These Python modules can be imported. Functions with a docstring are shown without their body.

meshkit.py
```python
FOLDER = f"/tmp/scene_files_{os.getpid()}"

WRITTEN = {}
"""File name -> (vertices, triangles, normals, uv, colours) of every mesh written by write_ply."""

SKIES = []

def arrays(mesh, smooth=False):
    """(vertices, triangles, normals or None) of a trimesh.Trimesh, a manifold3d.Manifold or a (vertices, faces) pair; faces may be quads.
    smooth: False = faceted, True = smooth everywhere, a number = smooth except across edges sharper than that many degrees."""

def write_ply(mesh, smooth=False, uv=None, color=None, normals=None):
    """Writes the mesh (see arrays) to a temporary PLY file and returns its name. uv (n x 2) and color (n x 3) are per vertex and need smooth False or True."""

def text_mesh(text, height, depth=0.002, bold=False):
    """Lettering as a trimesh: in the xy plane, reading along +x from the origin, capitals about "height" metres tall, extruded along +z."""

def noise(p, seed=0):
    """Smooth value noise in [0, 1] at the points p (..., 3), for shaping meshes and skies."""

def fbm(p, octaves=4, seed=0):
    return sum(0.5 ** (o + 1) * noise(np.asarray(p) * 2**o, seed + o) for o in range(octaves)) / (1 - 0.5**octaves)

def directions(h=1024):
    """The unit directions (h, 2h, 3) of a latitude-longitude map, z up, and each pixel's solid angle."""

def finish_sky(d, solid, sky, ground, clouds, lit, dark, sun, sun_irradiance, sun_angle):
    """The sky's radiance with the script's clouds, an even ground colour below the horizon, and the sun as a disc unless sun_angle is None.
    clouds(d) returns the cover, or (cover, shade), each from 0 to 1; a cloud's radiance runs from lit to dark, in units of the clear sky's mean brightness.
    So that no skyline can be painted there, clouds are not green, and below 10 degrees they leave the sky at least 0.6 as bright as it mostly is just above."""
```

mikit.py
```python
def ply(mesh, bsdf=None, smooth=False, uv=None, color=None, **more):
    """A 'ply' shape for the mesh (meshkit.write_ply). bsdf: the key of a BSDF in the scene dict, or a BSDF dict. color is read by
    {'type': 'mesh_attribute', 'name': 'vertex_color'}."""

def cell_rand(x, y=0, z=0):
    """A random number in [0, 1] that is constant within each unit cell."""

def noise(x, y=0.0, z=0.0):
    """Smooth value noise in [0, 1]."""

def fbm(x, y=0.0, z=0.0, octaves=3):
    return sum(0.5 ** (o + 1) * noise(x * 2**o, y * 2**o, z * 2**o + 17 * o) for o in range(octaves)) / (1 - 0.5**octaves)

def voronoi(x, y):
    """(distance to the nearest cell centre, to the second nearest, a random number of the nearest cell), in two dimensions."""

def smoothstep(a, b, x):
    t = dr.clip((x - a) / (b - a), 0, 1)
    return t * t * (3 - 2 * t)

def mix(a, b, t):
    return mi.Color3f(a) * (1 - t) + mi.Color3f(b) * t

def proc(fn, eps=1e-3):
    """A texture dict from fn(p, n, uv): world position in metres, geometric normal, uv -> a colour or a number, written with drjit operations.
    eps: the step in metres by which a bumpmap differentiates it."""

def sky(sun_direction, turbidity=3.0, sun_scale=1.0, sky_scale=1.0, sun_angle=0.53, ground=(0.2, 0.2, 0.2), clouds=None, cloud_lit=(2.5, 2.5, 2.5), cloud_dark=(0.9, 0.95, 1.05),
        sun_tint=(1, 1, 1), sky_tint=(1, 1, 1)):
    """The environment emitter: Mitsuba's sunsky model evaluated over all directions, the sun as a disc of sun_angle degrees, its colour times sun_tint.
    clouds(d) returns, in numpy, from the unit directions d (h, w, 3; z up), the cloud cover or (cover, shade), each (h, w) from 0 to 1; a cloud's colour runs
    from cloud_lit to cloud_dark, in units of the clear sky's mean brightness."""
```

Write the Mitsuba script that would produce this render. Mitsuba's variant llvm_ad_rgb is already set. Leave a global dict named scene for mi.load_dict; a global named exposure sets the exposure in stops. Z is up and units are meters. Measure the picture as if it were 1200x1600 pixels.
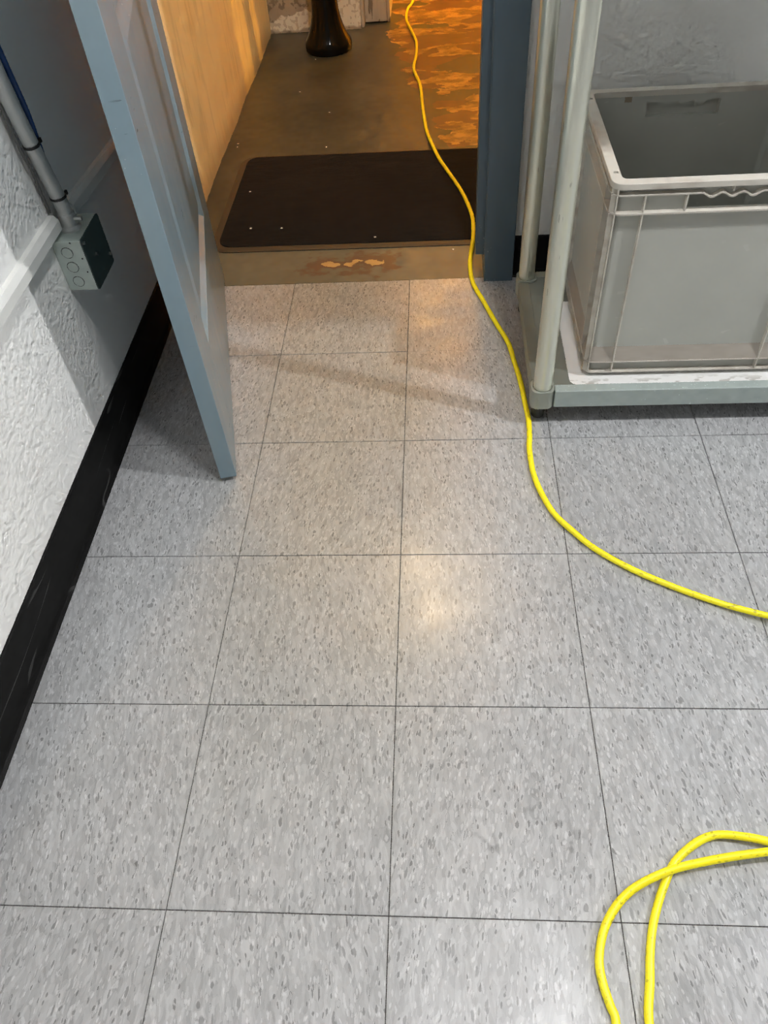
import math, random
import numpy as np
import trimesh
import manifold3d as m3
import mitsuba as mi
import drjit as dr
import mikit
from mikit import noise, fbm, voronoi, cell_rand, smoothstep, mix
from shapely.geometry import Polygon, box as sbox
from shapely import affinity

random.seed(7)
rng = np.random.default_rng(7)
scene, labels = {}, {}
exposure = 1.05

# ---------------------------------------------------------------- camera
CF = 1197.65
CAM = np.array([0.07502617, -0.26167027, 1.12540323])
RIGHT = np.array([0.99721455, 0.04033193, -0.06274139])
UP = np.array([0.0106336, 0.75571978, 0.65480878])
FWD = np.array([-0.07382461, 0.65365201, -0.75318588])
scene['camera'] = {'type': 'perspective', 'fov': 2 * math.degrees(math.atan(600 / CF)), 'fov_axis': 'x', 'near_clip': 0.02, 'far_clip': 60.0,
                   'to_world': mi.ScalarTransform4f().look_at(origin=CAM.tolist(), target=(CAM + FWD).tolist(), up=UP.tolist())}

# ---------------------------------------------------------------- lamps (positions, radiance); their fittings are built further down
LAMPS = [((2.185, 0.276, 2.69), 1040.0), ((0.37, 0.29, 2.69), 235.0), ((0.37, 0.16, 2.69), 235.0)]
LAMP_TINT = np.array([1.0, 1.0, 1.0])
HALL_LAMPS = [((2.70, 5.42, 2.20), np.array([1.0, 0.46, 0.05]) * 1800.0), ((0.11, 4.95, 2.36), np.array([1.0, 0.55, 0.16]) * 150.0), ((0.07, 2.12, 2.22), np.array([1.0, 0.76, 0.47]) * 185.0)]  # the second bulb is added to lay a warm reflection on one tile


# ---------------------------------------------------------------- helpers
def lin(r, g, b):
    return [((c / 255 + 0.055) / 1.055) ** 2.4 if c > 10 else c / 255 / 12.92 for c in (r, g, b)]


def floor_pt(u, v, z=0.0):
    """The point at height z that the camera sees at pixel (u, v): used to measure where a thing stands."""
    d = FWD + RIGHT * (u - 600) / CF - UP * (v - 800) / CF
    return CAM + d * (z - CAM[2]) / d[2]


def numbered(key):
    if key not in scene and key not in labels:
        return key
    n = 1
    while f'{key}_{n:03d}' in scene or f'{key}_{n:03d}' in labels:
        n += 1
    return f'{key}_{n:03d}'


def thing(name, label, cat, group=None, kind=None):
    key = numbered(name)
    labels[key] = {'label': label, 'category': cat}
    if group:
        labels[key]['group'] = group
    if kind:
        labels[key]['kind'] = kind
    return key


def put(name, mesh, bsdf, parent=None, smooth=False, label=None, **kw):
    key = numbered(parent + '__' + name if parent else name)
    scene[key] = mikit.ply(mesh, bsdf, smooth=smooth, **kw)
    if label:
        labels.setdefault(key, {})['label'] = label
    return key


def solo(name, mesh, bsdf, label, cat, group=None, kind=None, smooth=False):
    key = thing(name, label, cat, group, kind)
    scene[key] = mikit.ply(mesh, bsdf, smooth=smooth)
    return key


def bx(x0, x1, y0, y1, z0, z1, r=0.0):
    """A box, its edges rounded with radius r."""
    if r <= 0:
        m = trimesh.creation.box((x1 - x0, y1 - y0, z1 - z0))
        m.apply_translation(((x0 + x1) / 2, (y0 + y1) / 2, (z0 + z1) / 2))
        return m
    s = m3.Manifold.sphere(r, 12)
    return man(m3.Manifold.batch_hull([s.translate((x, y, z)) for x in (x0 + r, x1 - r) for y in (y0 + r, y1 - r) for z in (z0 + r, z1 - r)]))


def man(m):
    q = m.to_mesh()
    return trimesh.Trimesh(np.array(q.vert_properties[:, :3], float), np.array(q.tri_verts, int), process=False)


def tom(mesh):
    mesh = trimesh.Trimesh(mesh.vertices, mesh.faces, process=True)
    return m3.Manifold(m3.Mesh(np.array(mesh.vertices, np.float32), np.array(mesh.faces, np.uint32)))


def cat(*ms):
    return trimesh.util.concatenate([m for m in ms])


def prism(poly, z0, z1, axis='z'):
    """A shapely polygon extruded; axis 'y' takes it as (x, z) and runs along y, axis 'x' takes it as (y, z) and runs along x."""
    m = trimesh.creation.extrude_polygon(poly, z1 - z0, engine='earcut')
    v = m.vertices.copy()
    if axis == 'z':
        v[:, 2] += z0
        m.vertices = v
    elif axis == 'y':
        m.vertices = np.c_[v[:, 0], v[:, 2] + z0, v[:, 1]]
        m.invert()
    else:
        m.vertices = np.c_[v[:, 2] + z0, v[:, 0], v[:, 1]]
    return m


def rrect(x0, x1, y0, y1, r, q=6):
    return sbox(x0 + r, y0 + r, x1 - r, y1 - r).buffer(r, quad_segs=q) if r > 0 else sbox(x0, y0, x1, y1)


def loft(rings, closed_ends=True):
    """A skin through rings of equally many points (n, 3)."""
    n = len(rings[0])
    v = np.vstack(rings)
    f = []
    for k in range(len(rings) - 1):
        for i in range(n):
            a, b = k * n + i, k * n + (i + 1) % n
            f += [[a, b, b + n], [a, b + n, a + n]]
    if closed_ends:
        for k, flip in ((0, True), (len(rings) - 1, False)):
            c = len(v)
            v = np.vstack([v, rings[k].mean(0)])
            for i in range(n):
                t = [k * n + i, k * n + (i + 1) % n, c]
                f.append(t[::-1] if flip else t)
    return trimesh.Trimesh(v, f, process=False)


def rr_ring(x0, x1, y0, y1, r, z, q=5):
    pts = []
    for cx, cy, a0 in ((x1 - r, y1 - r, 0), (x0 + r, y1 - r, 90), (x0 + r, y0 + r, 180), (x1 - r, y0 + r, 270)):
        for k in range(q + 1):
            a = math.radians(a0 + 90 * k / q)
            pts.append((cx + r * math.cos(a), cy + r * math.sin(a), z))
    return np.array(pts)


def spline(pts, step=0.006):
    """Catmull-Rom through the points, evenly resampled."""
    p = np.array(pts, float)
    p = np.vstack([2 * p[0] - p[1], p, 2 * p[-1] - p[-2]])
    out = []
    for i in range(1, len(p) - 2):
        a, b, c, d = p[i - 1:i + 3]
        n = max(2, int(np.linalg.norm(c - b) / 0.002))
        t = np.linspace(0, 1, n, endpoint=False)[:, None]
        out.append(0.5 * (2 * b + (c - a) * t + (2 * a - 5 * b + 4 * c - d) * t ** 2 + (3 * b - a - 3 * c + d) * t ** 3))
    q = np.vstack(out + [p[-2:-1]])
    s = np.r_[0, np.cumsum(np.linalg.norm(np.diff(q, axis=0), axis=1))]
    u = np.linspace(0, s[-1], max(2, int(s[-1] / step)))
    return np.c_[[np.interp(u, s, q[:, k]) for k in range(3)]].T


def tube(path, r, n=12, squash=None):
    path = np.asarray(path, float)
    t = np.gradient(path, axis=0)
    t /= np.linalg.norm(t, axis=1, keepdims=True)
    a = np.cross(t, [0, 0, 1.0] if abs(t[:, 2]).max() < 0.95 else [0, 1.0, 0])
    a /= np.linalg.norm(a, axis=1, keepdims=True)
    b = np.cross(a, t)
    ang = np.linspace(0, 2 * math.pi, n, endpoint=False)
    r = np.broadcast_to(r, len(path))
    rings = [p + r[i] * (np.cos(ang)[:, None] * a[i] + np.sin(ang)[:, None] * b[i]) for i, p in enumerate(path)]
    m = loft(rings)
    if m.volume < 0:
        m.invert()
    return m


def cyl(x, y, z0, z1, r, n=32):
    m = trimesh.creation.cylinder(radius=r, height=z1 - z0, sections=n)
    m.apply_translation((x, y, (z0 + z1) / 2))
    return m


def lathe(profile, x, y, n=48):
    m = trimesh.creation.revolve(np.array(profile, float), sections=n)
    m.apply_translation((x, y, 0))
    if m.volume < 0:
        m.invert()
    return m


# ---------------------------------------------------------------- materials
def principled(color, rough=0.5, **kw):
    d = {'type': 'principled', 'base_color': color if isinstance(color, dict) else {'type': 'rgb', 'value': list(map(float, color))},
         'roughness': rough if isinstance(rough, dict) else float(rough)}
    d.update(kw)
    return d


def mat(key, bsdf, bump=None, eps=1e-3, scale=1.0):
    if bump is not None:
        bsdf = {'type': 'bumpmap', 'scale': float(scale), 'arbitrary': mikit.proc(bump, eps), 'nested': bsdf}
    scene[key] = {'type': 'twosided', 'bsdf': bsdf}
    return key


T = 0.3048


def walk_dirt(x, y):
    """Grime trodden along the way to the door."""
    w = smoothstep(0.34, 0.10, dr.abs(x + 0.13 + 0.05 * (noise(y * 3.0, 4.0) - 0.5))) * smoothstep(-0.25, 0.95, y)
    return w * (0.45 + 0.75 * fbm(x * 7, y * 7, 3.0, 4))


def vct(p, n, uv):
    x, y = p.x, p.y
    cell = cell_rand(dr.floor(x / T), dr.floor(y / T), 5)
    wx = 0.0085 * (fbm(x * 75, y * 32, 1.0, 3) - 0.5)
    wy = 0.014 * (fbm(x * 60, y * 30, 7.0, 3) - 0.5)
    a = 0.30 * (cell - 0.5)
    u0, v0 = x - (dr.floor(x / T) + 0.5) * T, y - (dr.floor(y / T) + 0.5) * T
    rx, ry = u0 + v0 * a + wx, v0 + wy + cell * 3.0
    ragged = fbm(x * 480, y * 210, 6.0, 2) - 0.5
    d1, e1, r1 = voronoi(rx / 0.0062 + cell * 17, ry / 0.0190)
    d2, e2, r2 = voronoi(rx / 0.0042 + 31.7 + cell * 11, ry / 0.0135 + 5.1)
    d3, e3, r3 = voronoi(rx / 0.0028 + 11.7 + cell * 7, ry / 0.0085 + 2.1)
    d1, d2, d3 = d1 + 0.34 * ragged, d2 + 0.42 * ragged, d3 + 0.42 * ragged
    tone = 0.395 + 0.10 * (r1 - 0.5) + 0.10 * (r2 - 0.5) + 0.05 * (r3 - 0.5)
    dark = dr.select(r1 > 0.95, smoothstep(0.42, 0.24, d1), 0.0) * 0.40
    dark = dr.maximum(dark, dr.select(r2 > 0.955, smoothstep(0.50, 0.28, d2), 0.0) * 0.46)
    dark = dr.maximum(dark, dr.select(r3 > 0.965, smoothstep(0.50, 0.28, d3), 0.0) * 0.50)
    light = dr.select(r2 < 0.11, smoothstep(0.52, 0.30, d2), 0.0)
    light = dr.maximum(light, dr.select(r3 < 0.09, smoothstep(0.52, 0.30, d3), 0.0))
    hook = dr.select(dr.abs(r2 - 0.5) < 0.03, smoothstep(0.09, 0.03, dr.abs(d2 - 0.36)) * smoothstep(0.4, 0.6, noise(x * 160, y * 90, 8.0)), 0.0)
    dark = dr.maximum(dark, 0.34 * hook)
    tone = (tone * (1 - dark) + 0.14 * light) * 0.82
    tone = tone * (0.985 + 0.03 * cell)
    col = mi.Color3f(0.975, 0.99, 1.01) * tone
    dirt = walk_dirt(x, y)
    col = col * (mi.Color3f(1.0) - mi.Color3f(0.14, 0.17, 0.27) * dirt)
    # rubbed black scuffs
    sc = smoothstep(0.60, 0.74, fbm(x * 42, y * 55, 9.0, 3)) * smoothstep(0.13, 0.02, dr.sqrt(dr.square(x - 0.19) + dr.square((y - 0.10) * 1.6)))
    col = col * (1 - 0.38 * sc)
    # dark lines of grime in the joints' edges
    fx = x / T - dr.floor(x / T + 0.5)
    fy = y / T - dr.floor(y / T + 0.5)
    edge = dr.minimum(dr.abs(fx), dr.abs(fy)) * T
    col = col * (1 - 0.16 * smoothstep(0.0045, 0.0, edge) * noise(x * 70, y * 70))
    return col


def vct_rough(p, n, uv):
    x, y = p.x, p.y
    streak = fbm(x * 3.0, y * 42, 3.0, 3)
    patch = fbm(x * 9, y * 9, 5.0, 3)
    worn = smoothstep(0.20, 0.05, dr.sqrt(dr.square(x - 0.12) + dr.square(y + 0.06)))
    buffed = smoothstep(4 * T - 0.001, 4 * T, y) * smoothstep(-0.001, 0.0, x) * smoothstep(T + 0.001, T, x)
    return dr.clip(0.31 + 0.30 * (patch - 0.5) + 0.12 * (streak - 0.5) + 0.05 * worn - 0.02 * buffed, 0.14, 0.6)


mat('vinyl_tile', principled(mikit.proc(vct), mikit.proc(vct_rough), specular=0.44))
mat('tile_bed', principled((0.06, 0.055, 0.05), 0.8))


def plaster_bump(p, n, uv):
    return fbm(p.y * 140, p.z * 140, p.x * 140, 2) + 0.2 * noise(p.y * 60, p.z * 60, p.x * 60)


def white_wall(p, n, uv):
    stain = fbm(p.y * 5, p.z * 5, p.x * 5, 3)
    return mi.Color3f(0.86, 0.86, 0.84) * (0.95 + 0.08 * stain)


mat('white_plaster', principled(mikit.proc(white_wall), 0.55, specular=0.3), plaster_bump, 1e-3, 0.0070)
mat('ceiling_paint', principled((0.15, 0.15, 0.15), 0.8))
mat('grey_paint', principled((0.15, 0.15, 0.15), 0.6))


def base_col(p, n, uv):
    scr = smoothstep(0.50, 0.485, dr.abs(noise(p.y * 7 + 3.0 * noise(p.z * 30, p.y * 2), p.z * 40) - 0.5) + 0.47)
    return mi.Color3f(0.005, 0.005, 0.005) * (0.8 + 0.6 * fbm(p.y * 30, p.z * 90, 0.0, 2)) + 0.03 * scr * smoothstep(0.52, 0.66, noise(p.y * 9, p.z * 25, 3.0))


mat('black_vinyl', principled(mikit.proc(base_col), 0.5, specular=0.1))


def door_paint(p, n, uv):
    v = fbm(p.x * 30, p.y * 30, p.z * 7, 3)
    c = mix(lin(122, 146, 160), lin(136, 154, 162), v)
    chip = smoothstep(0.90, 0.92, noise(p.x * 260, p.y * 260, p.z * 260)) * smoothstep(0.70, 0.8, noise(p.x * 25, p.y * 25, p.z * 9))
    mark = smoothstep(0.84, 0.88, noise(p.x * 40 + 7, p.y * 40, p.z * 210)) * smoothstep(0.70, 0.8, noise(p.x * 12, p.y * 12, p.z * 14 + 3))
    return mix(mix(c, (0.06, 0.07, 0.08), mark * 0.7), (0.6, 0.62, 0.62), chip * 0.7)


mat('door_paint', {'type': 'roughplastic', 'distribution': 'ggx', 'alpha': 0.09, 'int_ior': 1.52, 'nonlinear': False, 'diffuse_reflectance': mikit.proc(door_paint)})


def frame_paint_shaded(p, n, uv):
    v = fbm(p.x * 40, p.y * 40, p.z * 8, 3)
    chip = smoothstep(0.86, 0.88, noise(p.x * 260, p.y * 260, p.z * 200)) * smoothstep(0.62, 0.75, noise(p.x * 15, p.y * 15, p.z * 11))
    return mix(mix(lin(66, 83, 95), lin(75, 90, 100), v), (0.5, 0.5, 0.48), chip * 0.6)  # same paint as the door, darkened so the colour carries the shade on the frame


mat('frame_paint_shaded', principled(mikit.proc(frame_paint_shaded), 0.3, specular=0.5))


def hall_plaster(p, n, uv):
    v = fbm(p.y * 7, p.z * 5, p.x * 7, 4)
    drip = fbm(p.y * 42, p.z * 7, p.x * 42, 3)
    c = mix(lin(236, 208, 146), lin(248, 228, 176), v)
    c = c * (1 - 0.10 * smoothstep(0.55, 0.75, drip))
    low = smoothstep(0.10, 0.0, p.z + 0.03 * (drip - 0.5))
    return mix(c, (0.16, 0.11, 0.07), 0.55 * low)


mat('hall_plaster', principled(mikit.proc(hall_plaster), 0.6, specular=0.3), lambda p, n, uv: fbm(p.y * 60, p.z * 26, p.x * 60, 3), 1e-3, 0.006)


def concrete(p, n, uv):
    x, y = p.x, p.y
    wx = x + 0.10 * (fbm(x * 5, y * 5, 11.0, 3) - 0.5)
    wy = y + 0.06 * (fbm(x * 6, y * 6, 23.0, 3) - 0.5)
    grey = mix(lin(50, 52, 46), lin(65, 66, 58), fbm(x * 4, y * 5, 0.0, 4))
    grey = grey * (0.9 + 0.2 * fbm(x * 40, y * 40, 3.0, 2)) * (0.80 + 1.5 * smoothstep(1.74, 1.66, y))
    big = fbm(wx * 4.6, wy * 9.5, 5.0, 5)
    zone = smoothstep(-0.20, 0.16, wx + 0.16 * (y - 2.5)) * smoothstep(2.1, 2.35, y)
    frag = (fbm(x * 34, y * 46, 2.0, 4) - 0.5)
    blob = dr.minimum(dr.minimum(dr.sqrt(dr.square(x + 0.222) + dr.square(1.3 * (y - 1.616))), dr.sqrt(dr.square(x + 0.158) + dr.square(1.3 * (y - 1.612)))),
                      dr.sqrt(dr.square(x + 0.100) + dr.square(1.3 * (y - 1.613))))
    dots = smoothstep(0.0195, 0.0165, blob + 0.060 * frag)
    rim = smoothstep(0.085, 0.035, blob + 0.16 * frag)
    field = big * zone + 0.26 * zone * noise(x * 3, y * 3, 8.0) + 0.07 * frag
    peel = dr.maximum(smoothstep(0.545, 0.552, field), dots)
    halo = smoothstep(0.46, 0.535, field) * 0.30
    primer = smoothstep(0.50, 0.51, fbm(wx * 7.5, wy * 15, 33.0, 5)) * (1 - dots)
    ochre = mix(lin(164, 124, 66), lin(112, 82, 44), smoothstep(0.35, 0.65, fbm(x * 20, y * 34, 9.0, 5)))
    ochre = ochre * (1 + 0.35 * smoothstep(0.020, 0.0, dr.abs(field - 0.560)))
    ochre = ochre * (1 - 0.3 * smoothstep(0.50, 0.60, fbm(x * 60, y * 90, 3.0, 3)))
    red = mix(lin(92, 56, 42), lin(70, 46, 36), fbm(x * 25, y * 25, 19.0, 2))
    pale = mix(ochre, mix(lin(176, 146, 96), lin(152, 122, 74), frag + 0.5), dots)
    under = mix(pale, red, primer)
    c = mix(grey, grey * 0.72, halo)
    c = mix(c, red, rim * 0.75)
    return mix(c, under, peel)


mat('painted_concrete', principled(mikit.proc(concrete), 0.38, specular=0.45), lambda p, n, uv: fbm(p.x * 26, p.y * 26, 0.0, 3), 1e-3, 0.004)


def old_wood(p, n, uv):
    g = fbm(p.x * 60, p.y * 60, p.z * 6, 3)
    crack = smoothstep(0.64, 0.70, fbm(p.x * 110, p.y * 40, p.z * 13, 3))
    c = mix(lin(172, 160, 144), lin(196, 184, 166), g)
    return mix(c, lin(84, 70, 56), 0.75 * crack)


mat('weathered_wood', principled(mikit.proc(old_wood), 0.6), lambda p, n, uv: fbm(p.x * 80, p.y * 60, p.z * 9, 3), 1e-3, 0.006)


def chipped_plaster(p, n, uv):
    w = p.z - 0.05 - 0.30 * (p.x + 0.60) + 0.10 * (fbm(p.x * 22, p.z * 22, 3.0, 4) - 0.5)
    patch = smoothstep(0.0, -0.008, w) * smoothstep(-0.66, -0.60, p.x + 0.05 * noise(p.z * 30, 1.0)) * smoothstep(0.012, 0.022, p.z + 0.012 * noise(p.x * 50, 3.0))
    g = fbm(p.x * 30, p.z * 22, 7.0, 4)
    c = mix(lin(152, 136, 116), lin(178, 164, 144), g)
    c = c * (1 - 0.45 * smoothstep(0.62, 0.68, fbm(p.x * 70, p.z * 50, 1.0, 3)))
    white = mix(lin(236, 226, 206), lin(206, 192, 170), smoothstep(0.55, 0.65, fbm(p.x * 90, p.z * 90, 4.0, 2)))
    return mix(c, white, patch)


mat('chipped_plaster', principled(mikit.proc(chipped_plaster), 0.7), lambda p, n, uv: fbm(p.x * 60, p.z * 60, p.y * 60, 3), 1e-3, 0.006)
mat('black_gloss', principled((0.003, 0.003, 0.003), 0.10, specular=0.14))


def carpet(p, n, uv):
    v = fbm(p.x * 30, p.y * 210, 1.0, 3)
    return mix((0.006, 0.0048, 0.0042), (0.016, 0.013, 0.011), v) * (0.8 + 0.5 * fbm(p.x * 5, p.y * 6, 2.0, 3))


mat('mat_carpet', principled(mikit.proc(carpet), 0.9, specular=0.15))
mat('mat_rubber', principled((0.030, 0.025, 0.020), 0.45, specular=0.4))


def cord_col(p, n, uv):
    d = smoothstep(0.63, 0.72, fbm(p.x * 210, p.y * 210, p.z * 300, 3)) * (0.2 + 0.8 * noise(p.x * 9, p.y * 9))
    return mix(mix((0.95, 0.84, 0.012), (0.90, 0.76, 0.01), fbm(p.x * 30, p.y * 30, 0.0, 2)), (0.20, 0.16, 0.03), 0.6 * d)


mat('yellow_jacket', principled(mikit.proc(cord_col), 0.38, specular=0.5))


def galv(p, n, uv):
    return mix(lin(172, 184, 179), lin(192, 202, 195), fbm(p.x * 60, p.y * 60, p.z * 60, 3))


mat('box_steel', principled(mikit.proc(galv), 0.42, metallic=0.25, specular=0.5))
mat('cover_plate_shaded', principled(lin(58, 72, 70), 0.35, specular=0.4))  # shadow over the box cover is put into this darker colour
mat('box_recess_shade', principled((0.03, 0.035, 0.035), 0.6))  # dark colour draws the shade of grooves and holes; none are cut
mat('conduit_steel', principled((0.46, 0.47, 0.46), 0.36, metallic=0.35))
mat('bright_steel', principled((0.62, 0.62, 0.60), 0.2, metallic=1.0))
mat('blue_cable', principled((0.010, 0.045, 0.16), 0.35))
mat('grey_cable', principled((0.10, 0.10, 0.095), 0.5))
mat('black_nylon', principled((0.008, 0.008, 0.008), 0.4))
mat('raceway_white', principled((0.74, 0.74, 0.71), 0.35))


def post_metal(p, n, uv):
    sm = smoothstep(0.80, 0.84, fbm(p.x * 180, p.y * 180, p.z * 28, 2))
    return mix(mix(lin(218, 220, 206), lin(228, 229, 216), fbm(p.x * 20, p.y * 20, p.z * 5, 2)), lin(120, 120, 110), 0.4 * sm)


mat('post_aluminium', principled(mikit.proc(post_metal), 0.27, metallic=0.85, specular=0.5))
mat('rack_paint', principled(mikit.proc(lambda p, n, uv: mix(lin(132, 137, 128), lin(146, 150, 142), fbm(p.x * 25, p.y * 25, p.z * 25, 3))), 0.42, metallic=0.2))
mat('deck_paint', principled(mikit.proc(lambda p, n, uv: mix(lin(104, 108, 101), lin(116, 120, 112), fbm(p.x * 25, p.y * 25, p.z * 25, 3))), 0.42, metallic=0.2))
mat('rack_rail', principled(mikit.proc(lambda p, n, uv: mix(lin(152, 164, 162), lin(170, 180, 177), fbm(p.x * 60, p.y * 25, p.z * 60, 3)) * (1 + 0.5 * smoothstep(0.90, 0.93, noise(p.x * 260, p.z * 260, p.y * 260)))), 0.4, metallic=0.35))
mat('white_panel', principled(mikit.proc(lambda p, n, uv: mix((0.66, 0.66, 0.65), (0.28, 0.27, 0.24), 0.7 * smoothstep(0.56, 0.7, fbm(p.x * 50, p.y * 90, 1.0, 3)) * smoothstep(1.02, 0.985, p.y))), 0.4))
mat('dark_rubber', principled((0.028, 0.03, 0.028), 0.5))


def crate_col(p, n, uv):
    v = fbm(p.x * 9, p.y * 9, p.z * 9, 3)
    sc = smoothstep(0.79, 0.83, noise(p.x * 60 + p.z * 40, p.z * 90 - p.x * 30, p.y * 60)) * smoothstep(0.6, 0.75, noise(p.x * 12, p.y * 12, p.z * 12))
    return mix(mix(lin(160, 161, 155), lin(169, 170, 163), v), lin(176, 176, 170), 0.6 * sc)


mat('crate_plastic', principled(mikit.proc(crate_col), 0.42, specular=0.45))


def crate_edge(p, n, uv):
    v = smoothstep(0.42, 0.75, fbm(p.x * 20, p.y * 20, p.z * 30, 3))
    return mix(lin(188, 184, 175), lin(168, 160, 150), v)


mat('crate_worn_edge', principled(mikit.proc(crate_edge), 0.5, specular=0.4))
mat('crate_grime', principled(mikit.proc(lambda p, n, uv: mix(lin(158, 152, 144), lin(138, 130, 121), fbm(p.x * 22, p.y * 22, p.z * 60, 3))), 0.5, specular=0.4))
mat('sticker_paper', principled((0.42, 0.40, 0.36), 0.6))
mat('tape_tan', principled(lin(128, 116, 98), 0.6))
mat('chip_white', principled((0.78, 0.74, 0.66), 0.7))
mat('fitting_white', principled((0.75, 0.75, 0.73), 0.5))

# ---------------------------------------------------------------- the room's shell
XL, YF, YB, XR, H = -0.617, 1.535, -2.14, 2.75, 2.75       # left wall, doorway wall, wall behind the camera, right wall, ceiling
YH = 1.680                                              # hall side of the doorway wall
JL, JR, HEAD = -0.578, 0.193, 2.03                        # door opening
HX0, HX1, HY1, HH = -0.642, 3.2, 6.3, 2.5                 # hall

fl_key = thing('floor', 'grey flecked vinyl tile floor of the room', 'floor', kind='structure')
scene['floor'] = mikit.ply(bx(XL - 0.1, XR + 0.1, YB - 0.1, 5 * T, -0.08, -0.0022), 'tile_bed')
gap = 0.0005
corner_h = {}
for i in range(-3, 10):
    for j in range(-8, 5):
        x0, x1 = max(i * T, XL) + gap, min((i + 1) * T, XR) - gap
        y0, y1 = max(j * T, YB) + gap, min((j + 1) * T, 5 * T) - gap
        if x1 - x0 < 0.002 or y1 - y0 < 0.02:
            continue
        if x1 - x0 < 0.01:
            continue
        hs = rng.uniform(-0.00022, 0.00022, 4)
        if (i, j) == (0, 4):
            hs = np.array([-0.0009, -0.0009, 0.0004, 0.0004])    # this tile has settled at its near edge
        c = 0.0006
        b = np.array([[x0, y0], [x1, y0], [x1, y1], [x0, y1]])
        t = np.array([[x0 + c, y0 + c], [x1 - c, y0 + c], [x1 - c, y1 - c], [x0 + c, y1 - c]])
        v = np.vstack([np.c_[b, np.full(4, -0.0021)], np.c_[b, hs - c], np.c_[t, hs]])
        f = [[0, 2, 1], [0, 3, 2]]
        for k in (0, 4):
            for s in range(4):
                a, d = k + s, k + (s + 1) % 4
                f += [[a, d, d + 4], [a, d + 4, a + 4]]
        f += [[8, 9, 10], [8, 10, 11]]
        put('tile', trimesh.Trimesh(v, f, process=False), 'vinyl_tile', 'floor')

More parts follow.
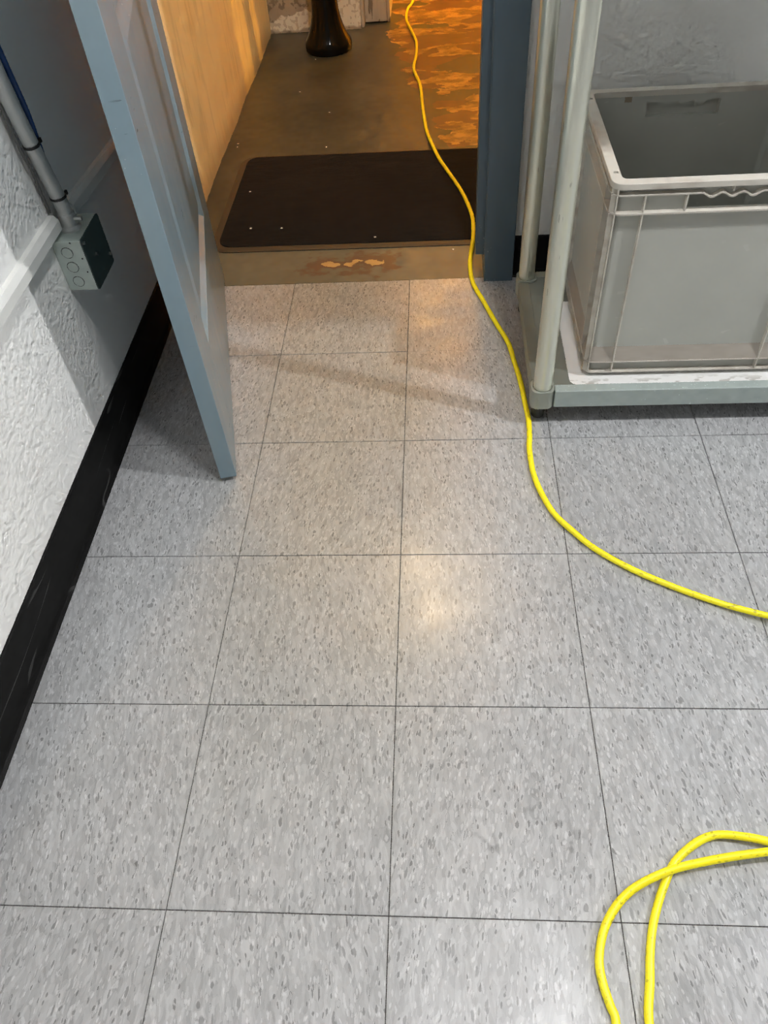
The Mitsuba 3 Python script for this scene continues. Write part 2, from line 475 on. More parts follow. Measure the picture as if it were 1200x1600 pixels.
solo('wall_left', bx(XL - 0.1, XL, YB - 0.1, YH, -0.05, H), 'white_plaster', 'white orange-peel plaster wall on the left with the conduit', 'wall', kind='structure')
wall = Polygon([(XL, -0.05), (XR, -0.05), (XR, H), (XL, H)]).difference(sbox(JL, -0.1, 0.24, HEAD + 0.02))
solo('wall_front', prism(wall, YF, YH, 'y'), 'white_plaster', 'white wall around the doorway, behind the rack', 'wall', kind='structure')
solo('wall_right', bx(XR, XR + 0.1, YB - 0.1, YH, -0.05, H), 'grey_paint', 'grey wall on the right side of the room', 'wall', kind='structure')
solo('wall_back', bx(XL, XR, YB - 0.1, YB, -0.05, H), 'grey_paint', 'grey wall behind the viewer', 'wall', kind='structure')
solo('ceiling', bx(XL - 0.1, XR + 0.1, YB - 0.1, YH, H, H + 0.1), 'ceiling_paint', 'grey ceiling of the room', 'ceiling', kind='structure')

# cove base: a flat strip whose foot flares out over the floor
cove = [(0, 0), (0.0155, 0), (0.0155, 0.002), (0.0105, 0.0055), (0.0075, 0.011), (0.0062, 0.020), (0.0058, 0.098), (0.0046, 0.1065), (0.0025, 0.1085), (0, 0.1085)]


def cove_along_y(x, y0, y1):
    p = Polygon([(x + a, z + 0.0006) for a, z in cove])
    m = prism(p, y0, y1, 'y')
    return m


solo('baseboard_left', cove_along_y(XL, YB, 1.50), 'black_vinyl', 'black rubber baseboard along the foot of the left wall', 'baseboard', kind='structure', smooth=25)
pm = prism(Polygon([(YF - a, z + 0.0006) for a, z in cove]), 0.268, XR, 'x')
if pm.volume < 0:
    pm.invert()
solo('baseboard_front', pm, 'black_vinyl', 'black rubber baseboard along the wall behind the rack', 'baseboard', kind='structure', smooth=25)

# steel door frame
tr = thing('trim_1', 'blue grey painted steel door frame around the doorway', 'door frame', kind='structure')
right_prof = Polygon([(0.266, YF + 0.001), (0.266, 1.507), (0.264, 1.505), (0.195, 1.505), (0.193, 1.507), (0.193, YH - 0.001), (0.24, YH - 0.001), (0.24, YF + 0.001)])
put('jamb', prism(right_prof, 0.0, HEAD + 0.075), 'frame_paint_shaded', tr)
stop_r = Polygon([(0.1935, 1.553), (0.174, 1.553), (0.172, 1.555), (0.172, 1.600), (0.174, 1.602), (0.1935, 1.602)])
st = prism(stop_r, 0.050, HEAD)
put('stop', st, 'frame_paint_shaded', tr)
left_prof = Polygon([(JL - 0.002, 1.507), (JL - 0.002, YH - 0.001), (JL - 0.03, YH - 0.001), (JL - 0.03, 1.507)])
put('jamb', prism(Polygon([(JL + 0.001, 1.507), (JL + 0.001, YH), (JL - 0.0005, YH), (JL - 0.0005, 1.532), (XL + 0.002, 1.532), (XL + 0.002, 1.507)]), 0.0, HEAD + 0.075), 'frame_paint_shaded', tr)
put('head', cat(bx(JL + 0.001, 0.193, 1.505, YF - 0.001, HEAD, HEAD + 0.075), bx(JL + 0.001, 0.193, YF - 0.001, YH, HEAD, HEAD + 0.019)), 'frame_paint_shaded', tr)
put('stop', bx(JL + 0.001, 0.172, 1.553, 1.602, HEAD - 0.018, HEAD - 0.0005), 'frame_paint_shaded', tr)

# ---------------------------------------------------------------- hall behind the doorway
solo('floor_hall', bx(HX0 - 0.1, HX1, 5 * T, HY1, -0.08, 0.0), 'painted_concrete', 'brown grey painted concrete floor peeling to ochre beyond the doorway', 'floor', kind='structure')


def rough_wall(y0, y1, z1, x, seed):
    ys, zs = np.linspace(y0, y1, 90), np.linspace(-0.01, z1, 110)
    Y, Z = np.meshgrid(ys, zs, indexing='ij')
    import meshkit
    q = np.stack([Y * 3.2, Z * 2.2, Y * 0 + seed], -1)
    d = 0.016 * (meshkit.fbm(q, 4, 3) - 0.5) + 0.006 * (meshkit.fbm(q * 6, 3, 9) - 0.5)
    fade = np.clip((Y - y0) / 0.1, 0, 1)
    v = np.stack([x + d * fade, Y, Z], -1).reshape(-1, 3)
    n = len(zs)
    f = []
    for a in range(len(ys) - 1):
        for b in range(n - 1):
            i = a * n + b
            f += [[i, i + n, i + n + 1], [i, i + n + 1, i + 1]]
    return trimesh.Trimesh(v, np.array(f)[:, ::-1], process=False)


solo('wall_hall_left', rough_wall(YH - 0.001, 3.52, HH, HX0, 1.0), 'hall_plaster', 'uneven tan plaster wall on the left beyond the doorway', 'wall', kind='structure', smooth=True)
solo('wall_hall_back', bx(HX0 - 0.02, -0.245, 3.492, 3.92, 0.0, HH), 'chipped_plaster', 'chipped grey plaster wall end behind the black pedestal', 'wall', kind='structure')
wd = thing('door_casing', 'weathered wooden casing at the wall end beyond the doorway', 'casing')
put('board', bx(-0.2445, -0.232, 3.505, 3.92, 0.0, HH, 0.003), 'weathered_wood', wd)
put('board', bx(-0.231, -0.135, 3.553, 3.92, 0.004, HH, 0.004), 'weathered_wood', wd)
put('edge_strip', bx(-0.1345, -0.122, 3.560, 3.92, 0.0, HH, 0.003), 'weathered_wood', wd)
far = Polygon([(0.5, -0.02), (HX1, -0.02), (HX1, HH), (-0.122, HH), (-0.122, 2.1), (0.5, 2.1)])
solo('wall_hall_front', prism(far, 3.56, 3.72, 'y'), 'hall_plaster', 'tan plaster wall with an opening beyond the black pedestal', 'wall', kind='structure')
solo('wall_hall_far', bx(HX0, HX1, HY1, HY1 + 0.1, -0.05, HH), 'hall_plaster', 'tan plaster wall closing the space beyond the doorway', 'wall', kind='structure')
solo('wall_hall_right', bx(HX1, HX1 + 0.1, YH, HY1, -0.05, HH), 'hall_plaster', 'tan plaster wall on the right beyond the doorway', 'wall', kind='structure')
solo('ceiling_hall', bx(HX0 - 0.1, HX1 + 0.1, YH, HY1 + 0.1, HH, HH + 0.1), 'hall_plaster', 'plaster ceiling beyond the doorway', 'ceiling', kind='structure')

# ---------------------------------------------------------------- lamps
def globe(pos, L, parent):
    g = trimesh.creation.icosphere(3, 0.05)
    g.apply_translation(pos)
    key = put('bulb', g, 'fitting_white', parent, smooth=True)
    scene[key]['emitter'] = {'type': 'area', 'radiance': {'type': 'rgb', 'value': (LAMP_TINT * L).tolist()}}


for k, (label, bulbs) in enumerate((('single bulb ceiling light over the right of the room', LAMPS[:1]), ('twin bulb ceiling light above the way to the door', LAMPS[1:]))):
    t = thing('ceiling_light', label, 'light', 'ceiling lights')
    xs, ys = [b[0][0] for b in bulbs], [b[0][1] for b in bulbs]
    put('base', prism(rrect(min(xs) - 0.07, max(xs) + 0.07, min(ys) - 0.07, max(ys) + 0.07, 0.06), H - 0.012, H - 0.001), 'fitting_white', t)
    for pos, L in bulbs:
        globe(pos, L, t)
for k, (pos, L) in enumerate(HALL_LAMPS):
    t = thing('hall_bulb', ['bare warm bulb in the far right corner beyond the doorway', 'added warm bulb beyond the wooden casing, there for the tile reflection', 'bare warm bulb just beyond the doorway'][k], 'bulb', 'warm bulbs beyond the doorway')
    put('holder', lathe([(0, HH - 0.001), (0.05, HH - 0.001), (0.045, HH - 0.02), (0.014, HH - 0.03), (0.014, pos[2] + 0.04), (0.018, pos[2] + 0.03), (0, pos[2] + 0.03)], pos[0], pos[1], 24), 'fitting_white', t)
    g = trimesh.creation.icosphere(2, 0.05)
    g.apply_translation((pos[0], pos[1], pos[2] - 0.017))
    key = put('bulb', g, 'fitting_white', t, smooth=True)
    scene[key]['emitter'] = {'type': 'area', 'radiance': {'type': 'rgb', 'value': L.tolist()}}

# ---------------------------------------------------------------- door leaf, standing open
dk = thing('door_1', 'blue grey panelled door standing open against the left wall', 'door', kind='structure')
HINGE, FREE = np.array([-0.5015, 1.553]), np.array([-0.3400, 0.806])
dvec = FREE - HINGE
DW = np.linalg.norm(dvec)
dvec /= DW
nvec = np.array([-dvec[1], dvec[0]])       # out of the face that looks into the room
DT, DZ0, DZ1 = 0.033, 0.012, 2.022
LEAN = 0.0043


def door_space(m):
    """(along from the hinge, height, depth out of the right face) to the room."""
    v = m.vertices
    xy = HINGE + v[:, :1] * dvec + v[:, 2:3] * nvec
    z = v[:, 1]
    m = trimesh.Trimesh(np.c_[xy[:, 0] + LEAN * z, xy[:, 1], z], m.faces, process=False)
    if m.volume < 0:
        m.invert()
    return m


STILE, BOT, LOCK = 0.130, 0.238, 0.15
openings = [(DZ0 + BOT, 0.805), (0.805 + LOCK, 1.90)]
e = 0.0012
put('stile', door_space(bx(DW - STILE, DW, DZ0, DZ1, -DT, 0, e)), 'door_paint', dk)
put('stile', door_space(bx(0, STILE, DZ0, DZ1, -DT, 0, e)), 'door_paint', dk)
put('rail', door_space(bx(STILE, DW - STILE, DZ0, DZ0 + BOT, -DT, -0.00005)), 'door_paint', dk)
put('rail', door_space(bx(STILE, DW - STILE, 0.805, 0.805 + LOCK, -DT, -0.00005)), 'door_paint', dk)
put('rail', door_space(bx(STILE, DW - STILE, 1.90, DZ1, -DT, -0.00005)), 'door_paint', dk)
for z0, z1 in openings:
    u0, u1 = STILE, DW - STILE
    pan = [(u, z, d) for g, d in ((-0.004, -0.011), (0.018, -0.0095), (0.052, -0.0025)) for u in (u0 + g, u1 - g) for z in (z0 + g, z1 - g)]
    pan = trimesh.convex.convex_hull(np.array([p for p in pan if p[2] > -0.0105] + [(u, z, -DT - d) for u, z, d in pan if d > -0.0105]))
    put('panel', door_space(cat(pan, bx(u0 - 0.004, u1 + 0.004, z0 - 0.004, z1 + 0.004, -DT + 0.011, -0.011))), 'door_paint', dk)
    for side in (0, 1):
        # sticking: a sloped moulding all round the opening
        def q(a):
            return np.array([(u0 + a, z0 + a), (u1 - a, z0 + a), (u1 - a, z1 - a), (u0 + a, z1 - a)])
        w = 0.014
        d0, d1 = (-0.0012, -0.0109) if side == 0 else (-DT + 0.0012, -DT + 0.0109)
        o, i_ = q(0.0), q(w)
        for s in range(4):
            a, b = s, (s + 1) % 4
            pts = [(*o[a], d0), (*o[b], d0), (*i_[b], d1), (*i_[a], d1), (*o[a], d1), (*o[b], d1)]
            hull = trimesh.convex.convex_hull(np.array(pts))
            put('moulding', door_space(hull), 'door_paint', dk)
for z in (0.22, 1.0, 1.82):
    put('hinge', cat(cyl(-0.548, 1.528, z - 0.045, z + 0.045, 0.006, 16), bx(-0.5478, -0.5315 + LEAN * z, 1.527, 1.530, z - 0.045, z + 0.045)), 'bright_steel', dk)

# ---------------------------------------------------------------- raceway, box and conduit on the left wall
def raceway(y0, z0, y1, z1):
    h, d = 0.028, 0.017
    prof = [(0, -h / 2), (d - 0.002, -h / 2), (d, -h / 2 + 0.002), (d, h / 2 - 0.009), (d - 0.007, h / 2), (0, h / 2)]
    r = [np.array([(XL + a, y, z + b) for a, b in prof]) for y, z in ((y0, z0), (y1, z1))]
    m = loft(r)
    if m.volume < 0:
        m.invert()
    return m


RZ = lambda y: 0.467 if y < 1.05 else 0.458 - 0.055 * (y - 1.05)
rw = thing('raceway', 'white surface raceway running along the left wall past the junction box', 'raceway')
put('cover', raceway(-0.6, RZ(-0.6), 1.004, RZ(1.004)), 'raceway_white', rw)
put('cover', raceway(1.0775, RZ(1.078), 1.50, RZ(1.50)), 'raceway_white', rw)

jb = thing('junction_box', 'grey steel electrical junction box under the conduit on the left wall', 'junction box')
JX0, JX1, JY0, JY1, JZ0, JZ1 = XL + 0.0005, -0.5625, 0.975, 1.076, 0.347, 0.446
put('body', bx(JX0, JX1, JY0, JY1, JZ0, JZ1, 0.0012), 'box_steel', jb)
cov = prism(rrect(JY0 - 0.001, JY1 + 0.001, JZ0 - 0.001, JZ1 + 0.001, 0.006), JX1, JX1 + 0.0022, 'x')
put('cover', cov, 'cover_plate_shaded', jb, label='flat cover plate')
kx = (JX0 + JX1) / 2 - 0.004
for zz in (0.424, 0.3955, 0.366):
    flip_y = trimesh.transformations.rotation_matrix(math.pi / 2, [1, 0, 0])
    groove_shade, disc = trimesh.creation.annulus(0.0098, 0.0107, 0.0006, sections=40), trimesh.creation.cylinder(0.0097, 0.0012, sections=40)
    for m in (groove_shade, disc):
        m.apply_transform(flip_y)
        m.apply_translation((kx, JY0 - 0.0002, zz))
    k = put('knockout', disc, 'box_steel', jb)
    scene[k + '__groove_shade'] = mikit.ply(groove_shade, 'box_recess_shade')
for xx, zz in ((JX1 - 0.007, 0.412), (JX1 - 0.007, 0.385), (JX1 - 0.019, 0.4430)):
    h = trimesh.creation.cylinder(0.0016, 0.0006, sections=16)
    h.apply_transform(trimesh.transformations.rotation_matrix(math.pi / 2, [1, 0, 0]))
    h.apply_translation((xx, JY0 - 0.0002, zz))
    put('hole_shade', h, 'box_recess_shade', jb)
for yy, zz in ((JY0 + 0.007, JZ1 - 0.008), (JY1 - 0.008, JZ0 + 0.02), (JY0 + 0.04, 0.398)):
    h = trimesh.creation.cylinder(0.0034, 0.003, sections=18)
    h.apply_transform(trimesh.transformations.rotation_matrix(math.pi / 2, [0, 1, 0]))
    h.apply_translation((JX1 + 0.003, yy, zz))
    put('screw', h, 'bright_steel', jb)

cd = thing('conduit', 'grey steel conduit pipe rising from the junction box', 'conduit')
CX, CY = -0.592, 1.022
CR2 = 0.0130
cpath = spline([(CX, CY, 0.450), (CX, CY - 0.001, 0.49), (CX, 1.013, 0.535), (CX, 1.003, 0.585), (CX, 0.993, 0.640), (CX, 0.984, 0.70), (CX, 0.980, 0.78), (CX, 0.979, 1.0), (CX, 0.979, 1.6), (CX, 0.979, 2.60)], 0.008)
put('pipe', tube(cpath, CR2, 28), 'conduit_steel', cd, smooth=40)
cy_at = lambda z: float(np.interp(z, cpath[:, 2], cpath[:, 1]))
put('connector', lathe([(0, JZ1), (0.0190, JZ1), (0.0190, JZ1 + 0.004), (0.0155, JZ1 + 0.008), (0.0150, JZ1 + 0.030), (0.0125, JZ1 + 0.033), (0, JZ1 + 0.033)], CX, CY), 'conduit_steel', cd, smooth=35)
scw = trimesh.creation.cylinder(0.004, 0.016, sections=16)
scw.apply_transform(trimesh.transformations.rotation_matrix(math.pi / 2, [0, 1, 0]))
scw.apply_translation((CX + 0.020, CY - 0.003, JZ1 + 0.02))
put('screw', scw, 'bright_steel', cd)
bl = spline([(XL + 0.010, CY + 0.026, 0.50), (CX - 0.004, cy_at(0.56) + 0.0195, 0.555), (CX + 0.002, cy_at(0.60) + 0.0195, 0.60), (CX + 0.009, cy_at(0.66) + 0.0195, 0.66), (CX + 0.009, cy_at(0.74) + 0.0195, 0.74), (CX + 0.004, cy_at(0.9) + 0.0195, 0.9), (CX, cy_at(1.6) + 0.0195, 1.6), (CX, cy_at(2.5) + 0.0195, 2.55)], 0.01)
solo('blue_cable', tube(bl, 0.0046, 10), 'blue_cable', 'blue cable tied behind the conduit', 'cable', smooth=True)
gc = spline([(XL + 0.005, CY - 0.016, 0.485), (XL + 0.005, CY - 0.018, 0.52), (CX - 0.014, cy_at(0.57) - 0.0125, 0.57), (CX - 0.014, cy_at(0.64) - 0.011, 0.64), (CX - 0.014, cy_at(1.0) - 0.012, 1.0), (CX - 0.014, cy_at(2.5) - 0.011, 2.55)], 0.01)
solo('grey_cable', tube(gc, 0.0028, 8), 'grey_cable', 'thin grey cable between the conduit and the wall', 'cable', smooth=True)
for k, zz in enumerate((0.508, 0.607)):
    ring_ = trimesh.creation.annulus(0.0132, 0.0146, 0.0042, sections=40)
    ring_.apply_transform(trimesh.transformations.rotation_matrix(0.18 if k else 0.08, [1, 0, 0]))
    ring_.apply_translation((CX, cy_at(zz), zz))
    tail = bx(CX + 0.009, CX + 0.0135, cy_at(zz) + 0.011, cy_at(zz) + 0.0155, zz - 0.003, zz + 0.005, 0.0008)
    t = thing('cable_tie', ['lower black cable tie around the conduit, just above the connector', 'upper black cable tie around the conduit, below the blue cable'][k], 'cable tie', 'cable ties on the conduit')
    put('band', ring_, 'black_nylon', t, smooth=40)
    put('lock', tail, 'black_nylon', t)

# ---------------------------------------------------------------- doormat
dm = thing('doormat', 'dark brown ribbed doormat lying on the concrete beyond the doorway', 'doormat')
MX0, MX1, MY0, MY1 = -0.572, 0.36, 1.688, 2.288


def dmtilt(m):
    v = m.vertices.copy()
    c = np.array([(MX0 + MX1) / 2, (MY0 + MY1) / 2])
    a = math.radians(-0.35)
    xy = (v[:, :2] - c) @ np.array([[math.cos(a), math.sin(a)], [-math.sin(a), math.cos(a)]]) + c
    m.vertices = np.c_[xy, v[:, 2]]
    return m


rub = loft([rr_ring(MX0, MX1, MY0, MY1, 0.055, 0.0003, 8), rr_ring(MX0, MX1, MY0, MY1, 0.055, 0.0018, 8), rr_ring(MX0 + 0.018, MX1 - 0.018, MY0 + 0.014, MY1 - 0.014, 0.045, 0.0058, 8)])
put('rubber_border', dmtilt(rub), 'mat_rubber', dm, smooth=30)
prof = []
ya, yb = MY0 + 0.020, MY1 - 0.020
nr = 74
pitch = (yb - ya) / nr
for k in range(nr):
    y = ya + k * pitch
    prof += [(y, 0.0068), (y + 0.25 * pitch, 0.0089), (y + 0.62 * pitch, 0.0091), (y + 0.85 * pitch, 0.0068)]
rp = Polygon([(ya, 0.004)] + prof + [(yb, 0.0068), (yb, 0.004)])
rib = tom(prism(rp, MX0 + 0.024, MX1 - 0.024, 'x'))
outl = tom(prism(rrect(MX0 + 0.024, MX1 - 0.024, ya, yb, 0.04, 8), 0.0, 0.02))
put('carpet', dmtilt(man(rib ^ outl)), 'mat_carpet', dm, label='ribbed dark brown carpet inlay')

# ---------------------------------------------------------------- black pedestal
pd = thing('pedestal', 'black glossy pedestal with a flared round base beyond the doorway', 'pedestal')
PX, PY = -0.366, 3.262
put('base', lathe([(0, 0.0005), (0.088, 0.0005), (0.095, 0.006), (0.0965, 0.020), (0.095, 0.034), (0.088, 0.046), (0.074, 0.072), (0.062, 0.105), (0.054, 0.145), (0.050, 0.19), (0, 0.19)], PX, PY, 64), 'black_gloss', pd, smooth=35)
put('column', lathe([(0, 0.189), (0.0495, 0.189), (0.046, 0.26), (0.043, 0.40), (0.042, 0.92), (0.047, 0.95), (0, 0.95)], PX, PY, 64), 'black_gloss', pd, smooth=35)
put('cap', lathe([(0, 0.949), (0.060, 0.949), (0.068, 0.96), (0.068, 0.985), (0.050, 1.03), (0.02, 1.055), (0, 1.06)], PX, PY, 64), 'black_gloss', pd, smooth=35)

# ---------------------------------------------------------------- storage rack
rk = thing('storage_rack', 'grey metal storage rack with tube posts standing by the doorway', 'rack')
RX0, RX1, RY0, RY1 = 0.263, 1.163, 0.950, 1.405
PR = 0.0187
posts = [(0.286, 0.974), (1.140, 0.974), (0.286, 1.380), (1.140, 1.380)]
for x, y in posts:
    put('post', cyl(x, y, 0.0545, 1.62, PR, 40), 'post_aluminium', rk, smooth=40)
    put('post_cap', lathe([(0, 1.62), (PR + 0.001, 1.62), (PR, 1.628), (0.010, 1.634), (0, 1.634)], x, y, 32), 'dark_rubber', rk, smooth=40)
for x, y in posts:
    c = prism(rrect(x - 0.0232, x + 0.0232, y - 0.0232, y + 0.0232, 0.0145, 8), 0.0480, 0.0905)
    c = man(tom(c) - tom(cyl(x, y, 0.054, 0.1, PR + 0.0012, 40)))
    put('corner_socket', c, 'rack_paint', rk, smooth=35)
    put('foot', lathe([(0, 0.0005), (0.012, 0.0005), (0.0135, 0.003), (0.0135, 0.034), (0.0165, 0.038), (0.0165, 0.0480), (0, 0.0480)], x - 0.002, y + 0.014 if y < 1.2 else y - 0.01, 24), 'dark_rubber', rk, smooth=35)
put('rail', bx(0.3095, 1.1165, 0.953, 0.9755, 0.0500, 0.0925, 0.0022), 'rack_rail', rk)
put('rail', bx(0.3095, 1.1165, 1.380, 1.4025, 0.0500, 0.0880, 0.0012), 'rack_paint', rk)
put('rail', bx(0.2655, 0.290, 0.9975, 1.3565, 0.0500, 0.0880, 0.0012), 'deck_paint', rk)
put('rail', bx(1.136, 1.1605, 0.9975, 1.3565, 0.0500, 0.0880, 0.0012), 'rack_paint', rk)
deck = sbox(0.290, 0.976, 1.136, 1.380).difference(rrect(0.343, 1.085, 0.9815, 1.284, 0.016))
for x, y in posts:
    deck = deck.difference(rrect(x - 0.0236, x + 0.0236, y - 0.0236, y + 0.0236, 0.0145, 8))
put('deck', prism(deck, 0.074, 0.0860), 'deck_paint', rk)
put('deck_panel', prism(rrect(0.3432, 1.0848, 0.9817, 1.2838, 0.0158), 0.070, 0.0812), 'white_panel', rk, label='white panel set into the deck')
up = sbox(RX0 + 0.003, RY0 + 0.003, RX1 - 0.003, RY1 - 0.003)
for x, y in posts:
    up = up.difference(rrect(x - 0.0205, x + 0.0205, y - 0.0205, y + 0.0205, 0.02, 8))
put('upper_shelf', prism(up, 0.985, 1.005), 'rack_paint', rk)

# ---------------------------------------------------------------- crate
cr = thing('storage_crate', 'open grey plastic storage crate on the lower deck of the rack', 'crate')
X0, X1, Y0, Y1 = 0.369, 0.775, 1.009, 1.412
ZB, ZT = 0.0818, 0.492
ins, th, R = 0.013, 0.0032, 0.022


def shell(a, z0, z1, r):
    return tom(loft([rr_ring(X0 + a, X1 - a, Y0 + a, Y1 - a, r, z0), rr_ring(X0 + a, X1 - a, Y0 + a, Y1 - a, r, z1)]))


def frus(a0, z0, a1, z1):
    return tom(loft([rr_ring(X0 + a0, X1 - a0, Y0 + a0, Y1 - a0, max(R - a0, 0.008), z0), rr_ring(X0 + a1, X1 - a1, Y0 + a1, Y1 - a1, max(R - a1, 0.008), z1)]))


body = shell(ins, ZB + 0.006, ZT - 0.004, R - ins + 0.003) - shell(ins + th, ZB + 0.014, ZT + 0.05, R - ins + 0.001)
XC = (X0 + X1) / 2
hz0, hz1 = 0.4395, 0.4685
wave = [(XC - 0.072, hz1), (XC - 0.051, hz1)] + [(XC - 0.051 + 0.102 * t, hz1 - 0.0040 + 0.0040 * math.cos(2 * math.pi * 3 * t)) for t in np.linspace(0, 1, 37)[1:-1]] + [(XC + 0.051, hz1), (XC + 0.072, hz1)]
hole = Polygon(wave + [(XC + 0.072, hz0), (XC - 0.072, hz0)])
body = body - tom(prism(hole, Y0 - 0.05, Y1 + 0.05, 'y'))
# window-like recessed centre field of each wall: raised frames around the panels
body = body + (frus(0.012, ZB, 0.006, ZB + 0.008) - shell(0.02, ZB + 0.004, 0.2, 0.01))
body = body + tom(bx(XC - 0.076, XC + 0.076, Y1 - 0.0030, Y1 - 0.0008, hz0 - 0.003, hz1 + 0.002)) + tom(bx(XC - 0.0755, XC + 0.0755, Y1 - ins - 0.001, Y1 - 0.0009, hz0 - 0.003, hz0 - 0.0005))
put('body', man(body), 'crate_plastic', cr, smooth=30)
ledge = frus(0.0035, 0.1187, ins + 0.0003, 0.150) - shell(ins + 0.0004, 0.05, 0.2, 0.008)
put('ledge', man(ledge), 'crate_grime', cr, smooth=30, label='sloping dirty ledge below the side panels')
rimm = (frus(0.0, ZT - 0.0105, 0.0, ZT - 0.001) + frus(0.0, ZT - 0.001, 0.001, ZT)) - shell(0.0195, ZT - 0.02, ZT + 0.02, 0.010)
for x in (X0 + 0.012, X1 - 0.012):
    for y in (Y0 + 0.045, Y1 - 0.045):
        rimm = rimm - tom(bx(x - 0.004, x + 0.004, y - 0.004, y + 0.004, ZT - 0.006, ZT + 0.01))
put('rim', man(rimm), 'crate_worn_edge', cr, smooth=30)


def ring(a, z0, z1):
    return shell(a, z0, z1, R - a) - shell(ins + 0.001, z0 - 0.01, z1 + 0.01, R - ins)


lip1 = ring(0.002, 0.4690, 0.4718) - tom(bx(XC - 0.0515, XC + 0.0515, Y0 - 0.05, Y1 + 0.05, 0.4, 0.5))
ws = np.array(wave[1:-1])
wp = Polygon(np.vstack([ws + [0, 0.0004], (ws + [0, 0.0034])[::-1]]))
lip1 = lip1 + tom(prism(wp, Y0 + 0.002, Y0 + ins + 0.001, 'y')) + tom(prism(wp, Y1 - ins - 0.001, Y1 - 0.002, 'y'))
put('lip', man(lip1), 'crate_worn_edge', cr, smooth=30)
put('lip', man(ring(0.0015, 0.4352, 0.4382)), 'crate_worn_edge', cr, smooth=30)
put('lip', man(ring(0.0025, 0.1160, 0.1186)), 'crate_worn_edge', cr, smooth=30)
put('lip', man(ring(0.0030, 0.0905, 0.0932)), 'crate_worn_edge', cr, smooth=30)
rt = 0.0024


def rib_front(x, z0, z1, back=False, w=rt, d=0.0025):
    ya, yb = (Y0 + d, Y0 + ins + 0.001) if not back else (Y1 - ins - 0.001, Y1 - d)
    return bx(x - w / 2, x + w / 2, ya, yb, z0, z1)


def rib_side(y, z0, z1, right=False, w=rt, d=0.0025):
    xa, xb = (X0 + d, X0 + ins + 0.001) if not right else (X1 - ins - 0.001, X1 - d)
    return bx(xa, xb, y - w / 2, y + w / 2, z0, z1)


for flip in (False, True):
    for off in (0.012, 0.060):
        for s in (-1, 1):
            for fn, c0, c1 in ((rib_front, X0, X1), (rib_side, Y0, Y1)):
                c = c0 + off if s < 0 else c1 - off
                zt = 0.4352 if off > 0.03 else 0.4815
                bands = [(0.0932, 0.1160), (0.1186, 0.4352), (0.4382, 0.4690)] + ([(0.4718, 0.4815)] if off < 0.03 else [])
                put('rib', cat(*[fn(c, a, b, flip) for a, b in bands]), 'crate_worn_edge', cr)
    for fn, c in ((rib_front, XC), (rib_side, (Y0 + Y1) / 2)):
        put('rib', fn(c, 0.4718, 0.4815, flip), 'crate_worn_edge', cr)
    for s in (-1, 1):
        put('rib', rib_front(XC + s * 0.0732, 0.4382, 0.4690, flip), 'crate_worn_edge', cr)
put('sticker', bx(X0 + 0.048, X0 + 0.068, Y0 + ins - 0.0004, Y0 + ins + 0.0005, 0.4735, 0.4795), 'sticker_paper', cr, label='scrap of pale label')
put('tape', bx(X0 + 0.085, X0 + 0.099, Y1 - ins - th - 0.0006, Y1 - ins - th + 0.0004, 0.470, 0.4815), 'tape_tan', cr, label='scrap of tan tape inside the back wall')

# ---------------------------------------------------------------- extension cord
CR_ = 0.0056
px1 = [(660, -45), (645.8, 0), (637, 14), (635, 30.7), (643, 48), (650.4, 65), (650.5, 85), (646.6, 107), (655, 128), (658, 142), (660, 163), (663, 184), (667, 205), (676.5, 228), (686, 247), (697.5, 264),
       (711, 283), (722.5, 301), (732, 321), (738.2, 340), (739.6, 360), (738.6, 377), (735.5, 398), (734.5, 416), (739, 442), (755.6, 471), (774.6, 504), (793.6, 535), (803, 563.5), (812.6, 594),
       (820, 628), (826, 658), (827.3, 682), (827.2, 702), (832.5, 736), (844.3, 767), (865.5, 802), (897.5, 832), (933, 859.5), (986.7, 889), (1046.7, 914.5), (1100, 934)]


def cord_z(y):
    return CR_ + 0.0006 + (0.0092 if 1.655 < y < 2.32 else 0.0)


pts = []
for u, v in px1:
    g = floor_pt(u, v, CR_)
    z = cord_z(g[1])
    if g[1] > 3.3:
        z = CR_ + 0.001
    pts.append(floor_pt(u, v, z))
pts += [floor_pt(u, v, z) for u, v, z in ((1148, 949, 0.009), (1200, 962, 0.013), (1260, 974, 0.015), (1340, 990, 0.013), (1430, 1030, 0.008), (1480, 1120, 0.0065), (1455, 1230, 0.0065), (1370, 1305, 0.0075), (1290, 1330, 0.010), (1240, 1325, 0.011))]
B = [(1200, 1314.7), (1168, 1308), (1125, 1304), (1098.7, 1310.7), (1074.7, 1326.7), (1053, 1349), (1038.7, 1381), (1028, 1413), (1020, 1448), (1016, 1488), (1015.5, 1533), (1014.7, 1600)]
BZ = [0.012, 0.011, 0.009, 0.0075, CR_ + .0005] + [CR_ + .0005] * 7
pts += [floor_pt(u, v, z) for (u, v), z in zip(B, BZ)]
pts += [np.array(q) for q in ((0.327, -0.16, 0.0065), (0.335, -0.215, 0.0065), (0.325, -0.255, 0.0065), (0.300, -0.262, 0.0065), (0.278, -0.225, 0.0065), (0.272, -0.175, 0.0065))]
A = [(962.7, 1600), (953.3, 1570.7), (942.7, 1538.7), (936.5, 1506.7), (938.7, 1474.7), (946.7, 1445), (962.7, 1416), (984, 1393), (1013, 1374.7), (1050.7, 1358.7), (1093, 1348), (1146.7, 1338), (1200, 1330.7)]
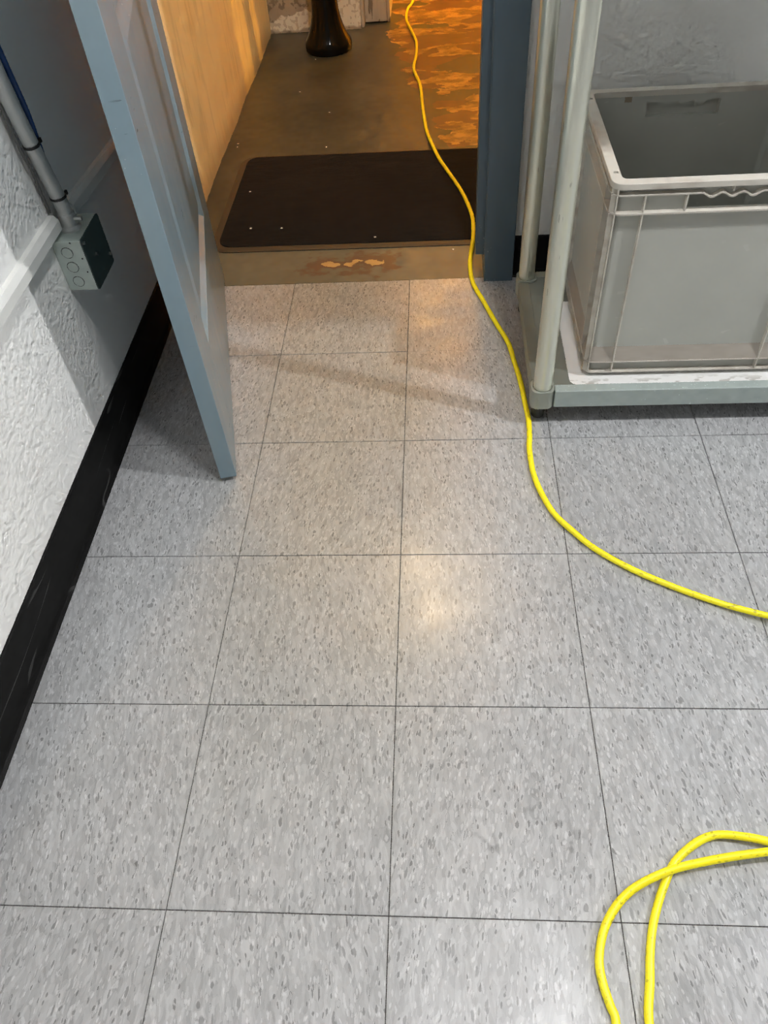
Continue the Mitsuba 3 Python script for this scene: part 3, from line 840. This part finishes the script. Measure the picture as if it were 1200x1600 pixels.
AZ = [0.0065, 0.0065, 0.007, 0.008, 0.009, 0.010, 0.0115, 0.014, 0.017, 0.0195, 0.022, 0.025, 0.027]
pts += [floor_pt(u, v, z) for (u, v), z in zip(A, AZ)]
pts += [np.array(q) for q in (*[floor_pt(u, v, z) for u, v, z in ((1260, 1322, 0.029), (1340, 1312, 0.028), (1430, 1300, 0.022), (1550, 1290, 0.010))], (1.0, 0.11, 0.0065), (1.3, 0.02, 0.0065), (1.7, -0.1, 0.0065), (2.2, -0.3, 0.0065))]
path = spline(pts, 0.004)
s = np.arange(len(path)) * 0.004
wob = np.interp(s, np.arange(0, s[-1] + 1, 0.03), rng.uniform(-0.00022, 0.00022, len(np.arange(0, s[-1] + 1, 0.03))))
solo('extension_cord', tube(path, CR_ + wob, 14), 'yellow_jacket', 'yellow extension cord running over the doormat and looping on the tile floor', 'cord', smooth=True)

# ---------------------------------------------------------------- crumbs of paint
spots = [(391, 300, 1, 'white paint chip on the dark doormat, the one nearest its far edge'), (440, 357, 1, 'white paint chip near the front of the doormat, second from the left'),
         (392, 357, 1, 'white paint chip near the front left corner of the doormat'), (586, 371, 1, 'white paint chip near the middle of the doormat front'),
         (708, 390, 1, 'white paint chip on the front rubber border of the doormat beside the cord'),
         (371, 230, 0, 'white paint chip by the tan wall, the nearer one of a pair'), (372, 225, 0, 'white paint chip by the tan wall, the farther one of a pair'),
         (469, 144, 0, 'white paint chip on bare concrete left of and before the pedestal'), (510, 230, 0, 'white paint chip on concrete just behind the doormat'),
         (493, 93, 0, 'white paint chip on concrete right at the pedestal foot'), (515, 176, 0, 'white paint chip on concrete midway between the pedestal and doormat')]
for u, v, on, label in spots:
    z0 = (0.0061 if v > 385 else 0.0093) if on else 0.0003
    p = floor_pt(u, v, z0)
    m = trimesh.creation.icosphere(1, 0.0030 if on else 0.0026)
    m.vertices = m.vertices * rng.uniform(0.6, 1.4, m.vertices.shape) * [1, 1, 0.35]
    m.apply_translation((p[0], p[1], z0 - m.vertices[:, 2].min()))
    solo('paint_chip', m, 'chip_white', label, 'paint chip', 'paint chips beyond the doorway')
